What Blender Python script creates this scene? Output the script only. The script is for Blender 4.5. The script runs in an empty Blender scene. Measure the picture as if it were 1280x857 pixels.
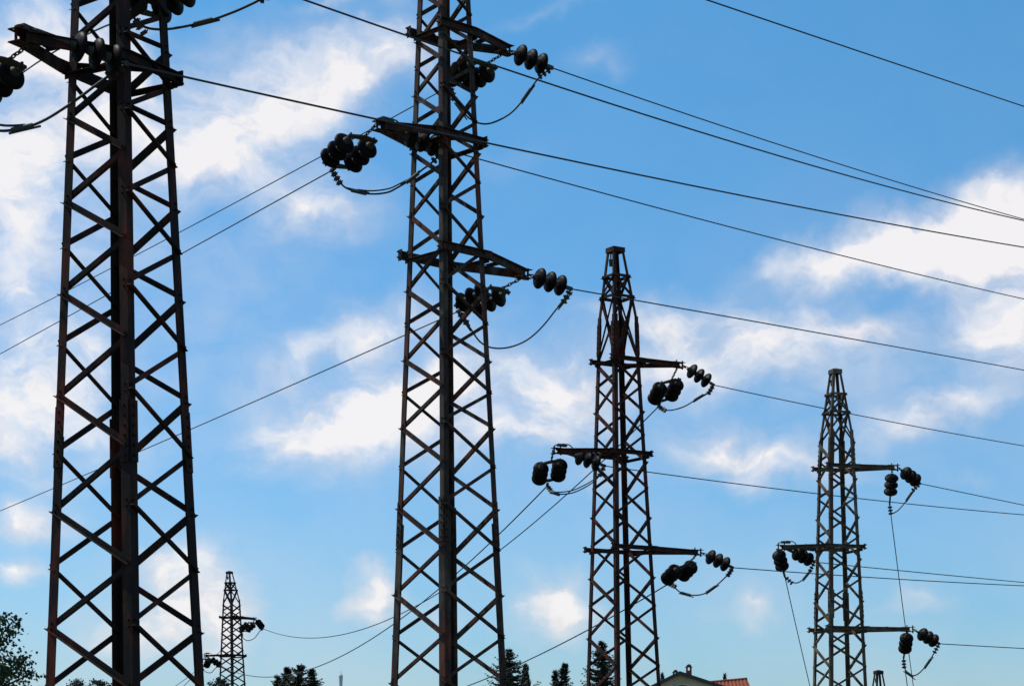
import bpy, math, random
import numpy as np
from mathutils import Vector, Matrix
R = math.radians
sc = bpy.context.scene
col = sc.collection
F_PX, CX, HY, CAMZ = 2580.0, 640.0, 950.5, 1.6

# ------------------------------------------------------------------ camera
cd = bpy.data.cameras.new("camera")
cam = bpy.data.objects.new("camera", cd); col.objects.link(cam)
cam.location = (0, 0, CAMZ); cam.rotation_euler = (R(90), 0, 0)
cd.sensor_width = 36.0; cd.lens = 36.0*F_PX/1280.0
cd.shift_y = (HY-428.5)/1280.0
cd.clip_start = 0.1; cd.clip_end = 6000
sc.camera = cam

# ------------------------------------------------------------------ view, sky, sun
sc.view_settings.view_transform = 'Standard'
sc.view_settings.look = 'None'
sc.view_settings.gamma = 1.0
sc.view_settings.exposure = 0.0
SUN_EL, SUN_AZ = 57.0, -68.0        # azimuth measured from +Y (view) towards +X
SKY = 0.10
world = bpy.data.worlds.new("World"); sc.world = world; world.use_nodes = True
nt = world.node_tree; N = nt.nodes; LK = nt.links
N.clear()
wout = N.new('ShaderNodeOutputWorld'); bg = N.new('ShaderNodeBackground')
bg.inputs['Strength'].default_value = SKY
LK.new(bg.outputs[0], wout.inputs['Surface'])
sky = N.new('ShaderNodeTexSky'); sky.sky_type = 'NISHITA'; sky.sun_disc = False
sky.sun_elevation = R(SUN_EL); sky.sun_rotation = R(SUN_AZ)
sky.air_density = 1.0; sky.dust_density = 0.35; sky.ozone_density = 3.0; sky.altitude = 200

def mth(op, a, b=None, c=None, clamp=False):
    n = N.new('ShaderNodeMath'); n.operation = op; n.use_clamp = clamp
    for i, v in enumerate((a, b, c)):
        if v is None: continue
        if isinstance(v, (int, float)): n.inputs[i].default_value = v
        else: LK.new(v, n.inputs[i])
    return n.outputs[0]
def rampf(v, a, b, to0=0.0, to1=1.0, smooth=True):
    n = N.new('ShaderNodeMapRange'); n.interpolation_type = 'SMOOTHSTEP' if smooth else 'LINEAR'
    LK.new(v, n.inputs[0]); n.inputs[1].default_value = a; n.inputs[2].default_value = b
    n.inputs[3].default_value = to0; n.inputs[4].default_value = to1
    return n.outputs[0]
def wnoise(vec, scale, detail=6, rough=.55, dist=0.0):
    n = N.new('ShaderNodeTexNoise'); n.inputs['Scale'].default_value = scale
    n.inputs['Detail'].default_value = detail; n.inputs['Roughness'].default_value = rough
    n.inputs['Distortion'].default_value = dist
    LK.new(vec, n.inputs['Vector']); return n.outputs['Fac']
tc = N.new('ShaderNodeTexCoord'); sx = N.new('ShaderNodeSeparateXYZ')
LK.new(tc.outputs['Generated'], sx.inputs[0])
azi = mth('ARCTAN2', sx.outputs[0], sx.outputs[1])
ele = mth('ARCSINE', sx.outputs[2])
cb = N.new('ShaderNodeCombineXYZ'); LK.new(azi, cb.inputs[0]); LK.new(ele, cb.inputs[1])
# fluffy offset of the look-up direction
nz = N.new('ShaderNodeTexNoise'); nz.inputs['Scale'].default_value = 26; nz.inputs['Detail'].default_value = 7
nz.inputs['Roughness'].default_value = .52
LK.new(cb.outputs[0], nz.inputs['Vector'])
vs = N.new('ShaderNodeVectorMath'); vs.operation = 'SUBTRACT'; LK.new(nz.outputs['Color'], vs.inputs[0]); vs.inputs[1].default_value = (.5, .5, .5)
vm = N.new('ShaderNodeVectorMath'); vm.operation = 'SCALE'; LK.new(vs.outputs[0], vm.inputs[0]); vm.inputs['Scale'].default_value = .042
va = N.new('ShaderNodeVectorMath'); va.operation = 'ADD'; LK.new(cb.outputs[0], va.inputs[0]); LK.new(vm.outputs[0], va.inputs[1])
warp = va.outputs[0]
def px2ang(px, py):
    u = (px-CX)/F_PX; v = (HY-py)/F_PX
    return math.atan(u), math.atan(v/math.sqrt(1+u*u))
# cloud banks: centre, radii (photo pixels of the frame they were surveyed in), tilt, density
BANKS = [(45,75,80,65,-10,.95),(20,40,60,40,0,.6),(150,60,60,90,10,.8),(130,150,65,75,0,1.0),(20,250,100,90,0,1.1),(30,170,80,60,0,.7),
 (250,165,95,70,0,.95),(330,130,110,85,-20,.9),(440,95,105,56,-22,.9),(300,215,100,30,-5,.55),(395,268,82,36,-5,1.0),(480,80,70,35,-20,.8),
 (10,370,60,60,0,.55),(40,480,70,55,0,.95),(20,560,50,38,0,.75),(100,440,60,50,0,.5),(30,655,66,30,0,1.0),(20,716,44,18,0,.9),
 (40,600,50,16,0,.35),(110,530,90,50,10,.4),
 (255,745,90,75,30,1.15),(175,790,95,55,0,.9),(215,700,55,28,0,.6),(290,790,40,50,0,.55),
 (425,535,120,50,-8,.95),(360,560,60,35,0,.7),(480,500,110,40,-15,.7),(560,480,140,50,-4,.7),(690,490,115,46,-4,.95),(650,545,110,34,0,.7),
 (460,420,110,36,-20,.5),(390,450,90,24,-25,.38),(560,400,100,30,0,.35),
 (690,757,56,46,0,1.35),(465,748,40,46,0,1.3),(455,708,32,22,0,.6),(545,770,40,28,0,.45),
 (940,425,190,44,3,.82),(860,450,90,36,0,.65),(1060,410,90,28,5,.55),(830,400,70,26,0,.5),
 (1150,300,210,42,-13,1.0),(1250,280,120,50,-10,.95),(1262,400,75,82,0,1.0),(1080,330,130,26,-6,.75),(1225,340,90,40,0,.8),
 (950,570,95,34,8,.85),(1150,530,95,38,-5,.82),(1210,500,60,20,0,.35),(1010,600,100,20,0,.35),(890,555,50,20,0,.5),
 (945,765,70,34,0,.62),(1150,735,55,28,0,.5),(1050,750,40,18,0,.3),(1200,600,80,24,0,.2),(760,600,90,22,0,.3),
 (745,78,40,14,-12,.32),(300,480,300,150,-8,.20),(60,480,150,260,0,.24),(900,480,260,110,0,.20),(620,560,260,90,0,.22),(180,300,130,120,0,.22),(1120,470,160,60,0,.18),(330,330,130,60,-12,.16),(600,700,300,70,0,.10),(880,540,60,20,0,.3),(440,10,80,10,0,.4),(670,22,70,10,-10,.25),(620,200,80,30,0,.12)]
dens = None
for (bx, by, rx, ry, tilt, d) in BANKS:
    a, e = px2ang(bx, by)
    mp = N.new('ShaderNodeMapping'); mp.vector_type = 'TEXTURE'
    mp.inputs['Location'].default_value = (a, e, 0)
    mp.inputs['Rotation'].default_value = (0, 0, -R(tilt))
    mp.inputs['Scale'].default_value = (rx*1.7/F_PX, ry*1.7/F_PX, 1)
    LK.new(warp, mp.inputs['Vector'])
    # flatten z so only azimuth / elevation count
    fz = N.new('ShaderNodeVectorMath'); fz.operation = 'MULTIPLY'; LK.new(mp.outputs[0], fz.inputs[0]); fz.inputs[1].default_value = (1, 1, 0)
    g = N.new('ShaderNodeTexGradient'); g.gradient_type = 'QUADRATIC_SPHERE'; LK.new(fz.outputs[0], g.inputs['Vector'])
    v = mth('MULTIPLY', g.outputs['Fac'], d*1.55)
    dens = v if dens is None else mth('ADD', dens, v)
strv = N.new('ShaderNodeMapping'); strv.inputs['Rotation'].default_value = (0, 0, R(-12)); strv.inputs['Scale'].default_value = (1, 1.9, 1)
LK.new(warp, strv.inputs['Vector'])
fine = wnoise(strv.outputs[0], 24, 9, .57, .15)
soft = wnoise(cb.outputs[0], 9, 5, .55, .2)
# the rest of the sky, outside what was surveyed
away = mth('MAXIMUM', rampf(mth('ABSOLUTE', azi), .27, .40), rampf(ele, .37, .48))
rest = mth('MULTIPLY', rampf(wnoise(tc.outputs['Generated'], 4.5, 8, .58, .3), .50, .72), away)
veil = mth('MULTIPLY', rampf(ele, .40, .0), mth('MULTIPLY', rampf(soft, .25, .75), .30))
m = mth('MULTIPLY', dens, mth('ADD', rampf(fine, .22, .76, .30, 1.35), .12))
m = mth('ADD', m, mth('MULTIPLY', mth('SUBTRACT', fine, .5), .10))
cl = rampf(m, -.04, 1.58, smooth=False)
cl = mth('MULTIPLY', mth('POWER', cl, 1.05), 1.08)
cl = mth('MAXIMUM', mth('MAXIMUM', cl, veil), rest)
cl = mth('MULTIPLY', mth('MINIMUM', cl, 1.0), .92, clamp=True)
# cloud colour: bright crests, slightly grey-pink thin parts
ccol = N.new('ShaderNodeMixRGB'); ccol.inputs[1].default_value = (7.7, 7.45, 7.7, 1); ccol.inputs[2].default_value = (9.6, 9.2, 9.1, 1)
LK.new(rampf(mth('MULTIPLY', mth('MULTIPLY', m, mth('ADD', mth('MULTIPLY', ele, 2.2), .35)), rampf(wnoise(warp, 42, 6, .6), .3, .7, .55, 1.3)), .12, .95), ccol.inputs[0])
grade = N.new('ShaderNodeMixRGB'); grade.blend_type = 'MULTIPLY'; grade.inputs[0].default_value = 1
LK.new(sky.outputs[0], grade.inputs[1])
gg_ = N.new('ShaderNodeMixRGB'); LK.new(rampf(ele, .03, .36, smooth=False), gg_.inputs[0])
gg_.inputs[1].default_value = (.62, .92, 1.22, 1); gg_.inputs[2].default_value = (.54, 1.25, 1.47, 1)
LK.new(gg_.outputs[0], grade.inputs[2])
mx = N.new('ShaderNodeMixRGB'); LK.new(cl, mx.inputs[0]); LK.new(grade.outputs[0], mx.inputs[1]); LK.new(ccol.outputs[0], mx.inputs[2])
LK.new(mx.outputs[0], bg.inputs['Color'])

sl = bpy.data.lights.new("sun", 'SUN'); sl.energy = 3.0; sl.angle = R(.53); sl.color = (1, .95, .86)
sun = bpy.data.objects.new("sun", sl); col.objects.link(sun)
sd = Vector((math.sin(R(SUN_AZ))*math.cos(R(SUN_EL)), math.cos(R(SUN_AZ))*math.cos(R(SUN_EL)), math.sin(R(SUN_EL))))
sun.rotation_euler = sd.to_track_quat('Z', 'Y').to_euler()
sun.location = sd*60

# ------------------------------------------------------------------ helpers
def at(px, py, Y):
    return Vector(((px-CX)/F_PX*Y, Y, CAMZ+(HY-py)/F_PX*Y))
def topx(p):
    return CX+p.x/p.y*F_PX, HY-(p.z-CAMZ)/p.y*F_PX

def mat(name, c1, c2, scale=6.0, rough=.6, metal=0.0, c3=None, bump=.3, spec=.5, stretch=(1, 1, 1)):
    m = bpy.data.materials.new(name); m.use_nodes = True
    n = m.node_tree.nodes; l = m.node_tree.links; b = n['Principled BSDF']
    t = n.new('ShaderNodeTexCoord'); mp = n.new('ShaderNodeMapping'); mp.inputs['Scale'].default_value = stretch
    l.new(t.outputs['Object'], mp.inputs[0])
    no = n.new('ShaderNodeTexNoise'); no.inputs['Scale'].default_value = scale; no.inputs['Detail'].default_value = 8; no.inputs['Roughness'].default_value = .65
    l.new(mp.outputs[0], no.inputs['Vector'])
    cr = n.new('ShaderNodeValToRGB'); cr.color_ramp.elements[0].position = .36; cr.color_ramp.elements[1].position = .64
    cr.color_ramp.elements[0].color = (*c1, 1); cr.color_ramp.elements[1].color = (*c2, 1)
    if c3:
        e = cr.color_ramp.elements.new(.5); e.color = (*c3, 1)
    l.new(no.outputs['Fac'], cr.inputs[0]); l.new(cr.outputs[0], b.inputs['Base Color'])
    b.inputs['Roughness'].default_value = rough; b.inputs['Metallic'].default_value = metal
    b.inputs['Specular IOR Level'].default_value = spec
    if bump:
        n2 = n.new('ShaderNodeTexNoise'); n2.inputs['Scale'].default_value = scale*6; n2.inputs['Detail'].default_value = 4
        l.new(mp.outputs[0], n2.inputs['Vector'])
        bp = n.new('ShaderNodeBump'); bp.inputs['Strength'].default_value = bump; bp.inputs['Distance'].default_value = .01
        l.new(n2.outputs['Fac'], bp.inputs['Height']); l.new(bp.outputs[0], b.inputs['Normal'])
    return m
M = {}
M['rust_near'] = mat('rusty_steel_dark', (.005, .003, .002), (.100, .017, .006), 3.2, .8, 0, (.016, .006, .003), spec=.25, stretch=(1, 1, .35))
M['rust_grey'] = mat('grey_paint_over_rust', (.090, .058, .036), (.120, .030, .011), 4, .75, 0, (.016, .008, .005), spec=.3, stretch=(1, 1, .35))
M['rust_red'] = mat('dark_red_rusty_steel', (.012, .007, .005), (.105, .022, .010), 5, .8, 0, (.036, .011, .006), spec=.25, stretch=(1, 1, .35))
M['steel_olive'] = mat('weathered_olive_grey_steel', (.190, .150, .100), (.085, .034, .016), 4, .75, 0, (.075, .052, .032), spec=.3, stretch=(1, 1, .35))
M['steel_far'] = mat('far_dark_steel', (.014, .012, .011), (.032, .020, .016), 4, .8, 0, spec=.25)
M['fitting'] = mat('dull_galvanised_fitting', (.030, .027, .025), (.060, .045, .035), 20, .6, .3)
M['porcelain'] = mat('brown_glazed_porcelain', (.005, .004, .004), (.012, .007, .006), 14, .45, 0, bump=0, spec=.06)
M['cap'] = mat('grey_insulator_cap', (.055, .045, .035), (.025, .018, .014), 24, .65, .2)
M['cable'] = mat('weathered_stranded_cable', (.022, .022, .024), (.038, .038, .040), 30, .6, .4)
M['sleeve'] = mat('greenish_compression_sleeve', (.040, .050, .044), (.060, .062, .055), 30, .6, .4)
M['concrete'] = mat('concrete', (.22, .21, .19), (.34, .32, .29), 5, .9)
M['bark'] = mat('bark', (.05, .035, .025), (.11, .08, .055), 9, .9)
M['render'] = mat('ochre_render_wall', (.68, .52, .32), (.78, .62, .42), 2.2, .9)
M['brick'] = mat('chimney_brick', (.09, .035, .024), (.16, .07, .045), 7, .9)
M['dark_wood'] = mat('dark_window', (.02, .018, .016), (.035, .03, .025), 6, .4)
M['tile'] = mat('clay_roof_tile', (.20, .045, .020), (.36, .11, .05), 9, .9, 0, (.28, .070, .03))
M['white'] = mat('pale_painted_metal', (.50, .50, .50), (.66, .66, .65), 3, .5)
def leafmat(name, c1, c2):
    m = bpy.data.materials.new(name); m.use_nodes = True
    n = m.node_tree.nodes; l = m.node_tree.links; b = n['Principled BSDF']
    g = n.new('ShaderNodeNewGeometry'); cr = n.new('ShaderNodeValToRGB')
    cr.color_ramp.elements[0].color = (*c1, 1); cr.color_ramp.elements[1].color = (*c2, 1)
    l.new(g.outputs['Random Per Island'], cr.inputs[0]); l.new(cr.outputs[0], b.inputs['Base Color'])
    b.inputs['Roughness'].default_value = .55; b.inputs['Specular IOR Level'].default_value = .3
    return m
M['leaf'] = leafmat('broad_green_leaves', (.020, .038, .010), (.060, .095, .028))
M['needle'] = leafmat('dark_conifer_needles', (.010, .020, .009), (.026, .042, .018))
M['olive'] = leafmat('grey_green_leaves', (.030, .045, .026), (.060, .080, .045))

class MB:
    def __init__(s, org=(0, 0, 0)): s.v = []; s.f = []; s.o = Vector(org); s.sm = []
    def add(s, vs, fs, smooth=False):
        k = len(s.v); s.v += [tuple(Vector(p)-s.o) for p in vs]; s.f += [tuple(i+k for i in f) for f in fs]; s.sm += [smooth]*len(fs)
    def prism(s, p0, p1, prof, ex, ey, p1x=None):
        n = len(prof); p0 = Vector(p0); p1 = Vector(p1)
        vs = [p0+ex*a+ey*b for a, b in prof]+[p1+ex*a+ey*b for a, b in prof]
        fs = [(i, (i+1) % n, n+(i+1) % n, n+i) for i in range(n)]
        # caps (profiles may be L shaped: fan is fine as n-gon)
        fs += [tuple(reversed(range(n))), tuple(range(n, 2*n))]
        s.add(vs, fs)
    def box(s, c, ex, ey, ez):            # half-extent vectors
        c = Vector(c)
        vs = [c+ex*a+ey*b+ez*d for a in (-1, 1) for b in (-1, 1) for d in (-1, 1)]
        s.add(vs, [(0, 1, 3, 2), (4, 6, 7, 5), (0, 4, 5, 1), (2, 3, 7, 6), (0, 2, 6, 4), (1, 5, 7, 3)])
    def cyl(s, p0, p1, r0, r1=None, n=8):
        r1 = r0 if r1 is None else r1
        p0 = Vector(p0); p1 = Vector(p1); z = (p1-p0).normalized(); x = z.orthogonal().normalized(); y = z.cross(x)
        vs = [p0+(x*math.cos(2*math.pi*i/n)+y*math.sin(2*math.pi*i/n))*r0 for i in range(n)]+[p1+(x*math.cos(2*math.pi*i/n)+y*math.sin(2*math.pi*i/n))*r1 for i in range(n)]
        s.add(vs, [(i, (i+1) % n, n+(i+1) % n, n+i) for i in range(n)], True)
        s.add(vs, [tuple(reversed(range(n))), tuple(range(n, 2*n))])
    def tube(s, pts, r, n=6):
        pts = [Vector(p) for p in pts]; vs = []; m = len(pts); x = None
        for i, p in enumerate(pts):
            t = (pts[min(i+1, m-1)]-pts[max(i-1, 0)]).normalized()
            x = t.orthogonal().normalized() if x is None else (x-t*x.dot(t)).normalized()
            y = t.cross(x)
            rr = r[i] if isinstance(r, (list, tuple)) else r
            vs += [p+(x*math.cos(2*math.pi*k/n)+y*math.sin(2*math.pi*k/n))*rr for k in range(n)]
        fs = [(i*n+k, i*n+(k+1) % n, (i+1)*n+(k+1) % n, (i+1)*n+k) for i in range(m-1) for k in range(n)]
        s.add(vs, fs, True); s.add(vs, [tuple(reversed(range(n))), tuple(range((m-1)*n, m*n))])
    def torus(s, c, ax, R_, r, n=14, k=6, sx=1.0, xd=None):
        ax = ax.normalized(); x = xd or ax.orthogonal().normalized(); y = ax.cross(x); vs = []
        for i in range(n):
            a = 2*math.pi*i/n; d = x*math.cos(a)*sx+y*math.sin(a)
            for j in range(k):
                b = 2*math.pi*j/k; vs.append(c+d*(R_+r*math.cos(b))+ax*r*math.sin(b))
        s.add(vs, [(i*k+j, ((i+1) % n)*k+j, ((i+1) % n)*k+(j+1) % k, i*k+(j+1) % k) for i in range(n) for j in range(k)], True)
    def build(s, name, m, parent=None):
        me = bpy.data.meshes.new(name); me.from_pydata(s.v, [], s.f); me.validate()
        if len(me.polygons) == len(s.sm): me.polygons.foreach_set('use_smooth', s.sm)
        me.materials.append(m)
        o = bpy.data.objects.new(name, me); col.objects.link(o)
        if parent is not None: o.parent = parent
        else: o.location = s.o
        return o
def thing(name, loc, label, cat, group=None):
    o = bpy.data.objects.new(name, None); o.empty_display_size = .2; col.objects.link(o); o.location = loc
    o['label'] = label; o['category'] = cat
    if group: o['group'] = group
    return o
def tag(o, label, cat, group=None, kind=None):
    o['label'] = label; o['category'] = cat
    if group: o['group'] = group
    if kind: o['kind'] = kind
    return o
UP = Vector((0, 0, 1))

# ------------------------------------------------------------------ ground
def gz(x, y):
    d = math.exp(-(((x-11)/8)**2+((y-60)/8)**2))
    far = max(0, y-150)*.004 + max(0, abs(x)-120)*.004
    return -5.3*d+.10*math.sin(x*.21+1.3)*math.cos(y*.17)*min(1, abs(y)/15)-far
xs = [-1500, -900, -500, -300, -200]+[i for i in range(-120, 121, 3)]+[200, 300, 500, 900, 1500]
ys = [-300, -150, -60]+[i for i in range(-30, 151, 3)]+[200, 300, 500, 900, 1600, 2600]
g = MB(); g.v = [(x, y, gz(x, y)) for y in ys for x in xs]
nx = len(xs); g.f = [(j*nx+i, j*nx+i+1, (j+1)*nx+i+1, (j+1)*nx+i) for j in range(len(ys)-1) for i in range(nx-1)]; g.sm = [True]*len(g.f)
M['ground'] = mat('dry_grassy_earth', (.060, .075, .028), (.14, .115, .065), .35, .95, 0, (.085, .090, .038), bump=.6)
gr = g.build('ground', M['ground']); gr['kind'] = 'structure'

# ------------------------------------------------------------------ lattice towers
def Lprof(a, t): return [(0, 0), (a, 0), (a, t), (t, t), (t, a), (0, a)]
class Tower: pass
GT = 'steel lattice pylons of the power line'
def build_tower(name, Y, dlt, keys, nodes, arms, rings, splice, lab, ml, mb, legw=.095, legw2=None, brw=.055, ground=0.0, zoff=0.0, xoff=0.0, Yreal=None, detail=True):
    """keys: (py, left px, right px) top..bottom; arms: (py at front leg, side, tip px)"""
    T = Tower(); rnd = random.Random(int(Y*10))
    cdl, sdl = math.cos(R(dlt)), math.sin(R(dlt))
    Z = lambda py: CAMZ+(HY-py)/F_PX*Y
    prof = []
    for py, l, r in keys:
        uL, uR = (l-CX)/F_PX, (r-CX)/F_PX
        rr = (uR-uL)*Y/(2*cdl+sdl*(uR+uL)); X = uL*(Y+rr*sdl)+rr*cdl
        prof.append((Z(py), X, rr))
    prof.sort(reverse=True)
    (za, Xa, ra), (zb, Xb, rb) = prof[-2], prof[-1]
    k = (ground-zb)/(za-zb); prof.append((ground, Xb+(Xa-Xb)*k, rb+(ra-rb)*k))
    T.sh = Vector((xoff, (Yreal or Y)-Y, zoff))
    def cr(z):
        if z >= prof[0][0]: p = prof[0]; return p[1], p[2]
        for a, b in zip(prof, prof[1:]):
            if a[0] >= z >= b[0]-1e-6:
                k = (z-b[0])/(a[0]-b[0]+1e-9); return b[1]+(a[1]-b[1])*k, b[2]+(a[2]-b[2])*k
        return prof[-1][1], prof[-1][2]
    dirs = [Vector((-cdl, sdl, 0)), Vector((-sdl, -cdl, 0)), Vector((cdl, -sdl, 0)), Vector((sdl, cdl, 0))]   # left, front, right, back
    def P(i, z):
        X, rr = cr(z); return Vector((X, Y, z))+dirs[i % 4]*rr+T.sh
    T.P = P; T.dirs = dirs
    base = Vector((prof[-1][1], Y, ground))+T.sh
    root = thing('lattice_pylon', base, lab, 'pylon', GT); T.root = root
    ztop, zk = prof[0][0], prof[1][0]
    t = .009
    # legs
    for i in range(4):
        mbk = MB(base); u = (dirs[(i-1) % 4]-dirs[i]).normalized(); w = (dirs[(i+1) % 4]-dirs[i]).normalized()
        zz = sorted([p[0] for p in prof]+([Z(splice[-1])] if legw2 and splice else []), reverse=True)
        for a, b in zip(zz, zz[1:]):
            lw = legw if a <= zk+.01 else legw*.70
            if legw2 and splice and a <= Z(splice[-1])+.01: lw = legw2
            up = .0 if a != zk else .12
            pa, pb = P(i, a), P(i, b)
            d = (pa-pb).normalized()
            mbk.prism(pb, pa+d*up, Lprof(lw, t), u, w)
        # bolt heads at each joint
        for ny in nodes:
            for k_, zz_ in enumerate((Z(ny),)):
                if zz_ < ground+.2 or zz_ > zk: continue
                for e in (u, w):
                    n_ = e.cross(UP).normalized()
                    n_ = n_ if n_.dot(dirs[i]) > 0 else -n_
                    for q in (-.03, .03):
                        c = P(i, zz_+q)+e*(legw*.45)
                        mbk.cyl(c-n_*.002, c+n_*.022, .010, n=6)
        leg = mbk.build('leg', ml, root)
        for spy in splice:
            zs = Z(spy); sp = MB(base)
            for e, e2 in ((u, w), (w, u)):
                n_ = -e2
                a = P(i, zs-.28)+n_*.001; b = P(i, zs+.28)+n_*.001
                sp.prism(a, b, [(.004, 0), (legw+.012, 0), (legw+.012, .012), (.004, .012)], e, n_)
                for q in (-.22, -.13, -.04, .05, .14, .23):
                    c = P(i, zs+q)+e*(legw*.5)+n_*.012
                    sp.cyl(c, c+n_*.020, .013, n=6)
            sp.build('splice_plate', ml, leg)
        ft = MB(base); pb = P(i, ground)
        gg = gz(pb.x, pb.y)
        ft.cyl((pb.x, pb.y, gg-.3), (pb.x, pb.y, ground+T.sh.z+.08), .24, .17, 12); ft.build('footing', M['concrete'], root)
    # diagonals: on the face from leg i to leg i+1 the joints sit at whole panels on leg i, half panels on leg i+1
    zn = sorted([Z(n) for n in nodes], reverse=True)
    while zn[-1] > ground+.4:
        step = (zn[-2]-zn[-1])*1.05
        if zn[-1]-step < ground+.15: break
        zn.append(zn[-1]-step)
    zh = []
    for a, b in zip(zn, zn[1:]): zh += [a, (a+b)/2]
    zh.append(zn[-1])
    def brace(pa, pb, nrm, w, out, nm='diagonal_brace', flip=1, ext=.035):
        d = (pb-pa).normalized(); q = nrm.cross(d).normalized()
        off = nrm*(.0015 if out else -(t+.0015)); s_ = 1 if out else -1
        m_ = MB(base)
        m_.prism(pa-d*ext+off, pb+d*ext+off, [(-w/2*flip, 0), (w/2*flip, 0), (w/2*flip, .006*s_), (-(w/2-.006)*flip, .006*s_), (-(w/2-.006)*flip, w*.8*s_), (-w/2*flip, w*.8*s_)], q, nrm)
        for pp in (pa, pb):
            if detail: m_.cyl(pp+off, pp+off+nrm*s_*.016, .012, n=6)
        return m_.build(nm, mb, root)
    for i in range(4):
        j = (i+1) % 4
        nrm = (dirs[i]+dirs[j]).normalized(); e = (dirs[j]-dirs[i]).normalized()
        for k in range(len(zh)-1):
            za_, zb_ = zh[k], zh[k+1]
            ins = legw*.42
            jit = rnd.uniform(-.012, .012)
            if k % 2 == 0: pa, pb = P(i, za_-.02+jit)+e*ins, P(j, zb_+.02)-e*ins
            else: pa, pb = P(j, za_-.02)-e*ins, P(i, zb_+.02+jit)+e*ins
            brace(pa, pb, nrm, brw*(1.0 if k % 2 == 0 else .86)*rnd.uniform(.95, 1.05), k % 2 == 0, flip=-1 if k % 2 else 1)
    # upper cage: rings and cross bracing
    lv = [zk-.02]+[Z(r_) for r_ in rings]
    for zi, z_ in enumerate(lv[1:]):
        for i in range(4):
            j = (i+1) % 4; nrm = (dirs[i]+dirs[j]).normalized(); e = (dirs[j]-dirs[i]).normalized()
            brace(P(i, z_), P(j, z_), nrm, brw*.95, True, 'horizontal_brace', ext=.03)
    lows = [zh[0], lv[1]] + lv[2:]
    for a, b in zip(lows, lows[1:]):
        for i in range(4):
            j = (i+1) % 4; nrm = (dirs[i]+dirs[j]).normalized(); e = (dirs[j]-dirs[i]).normalized(); ins = .02
            brace(P(i, a+.02)+e*ins, P(j, b-.02)-e*ins, nrm, brw*.8, True, ext=.02)
            brace(P(j, a+.02)-e*ins, P(i, b-.02)+e*ins, nrm, brw*.8, False, ext=.02)
    # cap: collar of plates, a slightly raised lid, an earth clamp hanging inside
    cp = MB(base)
    X0, r0 = cr(ztop)
    ring_o = [P(i, ztop)+dirs[i]*.03 for i in range(4)]; hcap = .085
    ring_l = [p-UP*hcap for p in ring_o]; apex = sum(ring_o, Vector())/4+UP*.035
    cp.add(ring_o+ring_l+[apex], [(0, 1, 5, 4), (1, 2, 6, 5), (2, 3, 7, 6), (3, 0, 4, 7), (0, 8, 1), (1, 8, 2), (2, 8, 3), (3, 8, 0)])
    ring_i = [P(i, ztop-.02)-dirs[i]*.0 for i in range(4)]; ring_j = [p-UP*(hcap-.02) for p in ring_i]
    cp.add(ring_i+ring_j, [(1, 0, 4, 5), (2, 1, 5, 6), (3, 2, 6, 7), (0, 3, 7, 4)])
    cp.build('peak_cap', ml, root)
    hb = MB(base); c = P(0, ztop)*.55+P(3, ztop)*.2+P(1, ztop)*.25-UP*.06
    hb.cyl(c, c-UP*.16, .012); hb.cyl(c-UP*.14, c-UP*.26, .035, .028, 8); hb.build('earth_clamp', M['fitting'], root)
    # crossarms
    T.tips = []
    for (fy, side, tipx, tipy) in arms:
        # height at the front leg, whose own depth counts
        z = Z(fy)
        for _ in range(6):
            X, rr = cr(z); Yf = Y-rr*cdl; z = CAMZ+(HY-fy)/F_PX*Yf
        a = (dirs[2]-dirs[1]).normalized()*side         # along the arm
        b = (dirs[1]+dirs[2]).normalized()              # outwards of the front-right face
        if side > 0: fr_far, fr_near, bk_far, bk_near = 1, 2, 0, 3
        else: fr_far, fr_near, bk_far, bk_near = 2, 1, 3, 0
        c0 = Vector((X, Y, z)); u = (tipx-CX)/F_PX
        s = (u*c0.y-c0.x)/(a.x-u*a.y)
        tip = c0+a*s; tip.z = CAMZ+(HY-tipy)/F_PX*tip.y; tip += T.sh
        bh, bw, tw = (.10 if Y < 30 else .074), .048, .008
        am = MB(base)
        chan = lambda sgn: [(0, -bh/2), (bw*sgn, -bh/2), (bw*sgn, -bh/2+tw), (tw*sgn, -bh/2+tw), (tw*sgn, bh/2-tw), (bw*sgn, bh/2-tw), (bw*sgn, bh/2), (0, bh/2)]
        def seg(p0, p1, out):
            d = (p1-p0).normalized(); o_ = (out-d*out.dot(d)); o_.z = 0; o_.normalize()
            if d.cross(o_).z > 0: am.prism(p0, p1, chan(1), o_, UP)
            else: am.prism(p0, p1, [(x_, y_) for x_, y_ in reversed(chan(1))], o_, UP)
        for far, near, out in ((fr_far, fr_near, b), (bk_far, bk_near, -b)):
            pf = P(far, z)+out*.014-a*.09; pn = P(near, z)+out*.014+a*.03
            pt = tip+out*.035-a*.02
            seg(pf, pn, out); seg(pn, pt, out)
            # gusset at the bend
            am.box(pn+out*.004+a*.02, a*.07, out*.006, UP*(bh/2+.012))
        # ties across between the two beams, flat bars under them
        def flat(p0, p1, dz, w=.05, th=.006):
            d = (p1-p0).normalized(); q = UP.cross(d).normalized()
            am.prism(p0+UP*dz, p1+UP*dz, [(-w/2, 0), (w/2, 0), (w/2, th), (-w/2, th)], q, UP)
            am.prism(p0+UP*dz, p1+UP*dz, [(-w/2, -w*.8), (-w/2+th, -w*.8), (-w/2+th, -.0005), (-w/2, -.0005)], q, UP)
        flat(P(fr_far, z)-a*.02+b*.05, P(bk_far, z)-a*.02-b*.05, -bh/2-.008)
        flat(P(fr_near, z)+a*.02+b*.05, P(bk_near, z)+a*.02-b*.05, -bh/2-.008)
        flat(P(fr_far, z)+a*.05, P(bk_near, z)-a*.05, bh/2+.003, .04)
        m1 = (P(fr_near, z)*.5+tip*.5)+b*.02; m2 = (P(bk_near, z)*.5+tip*.5)-b*.02
        flat(m1, m2, bh/2+.003, .045)
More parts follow.
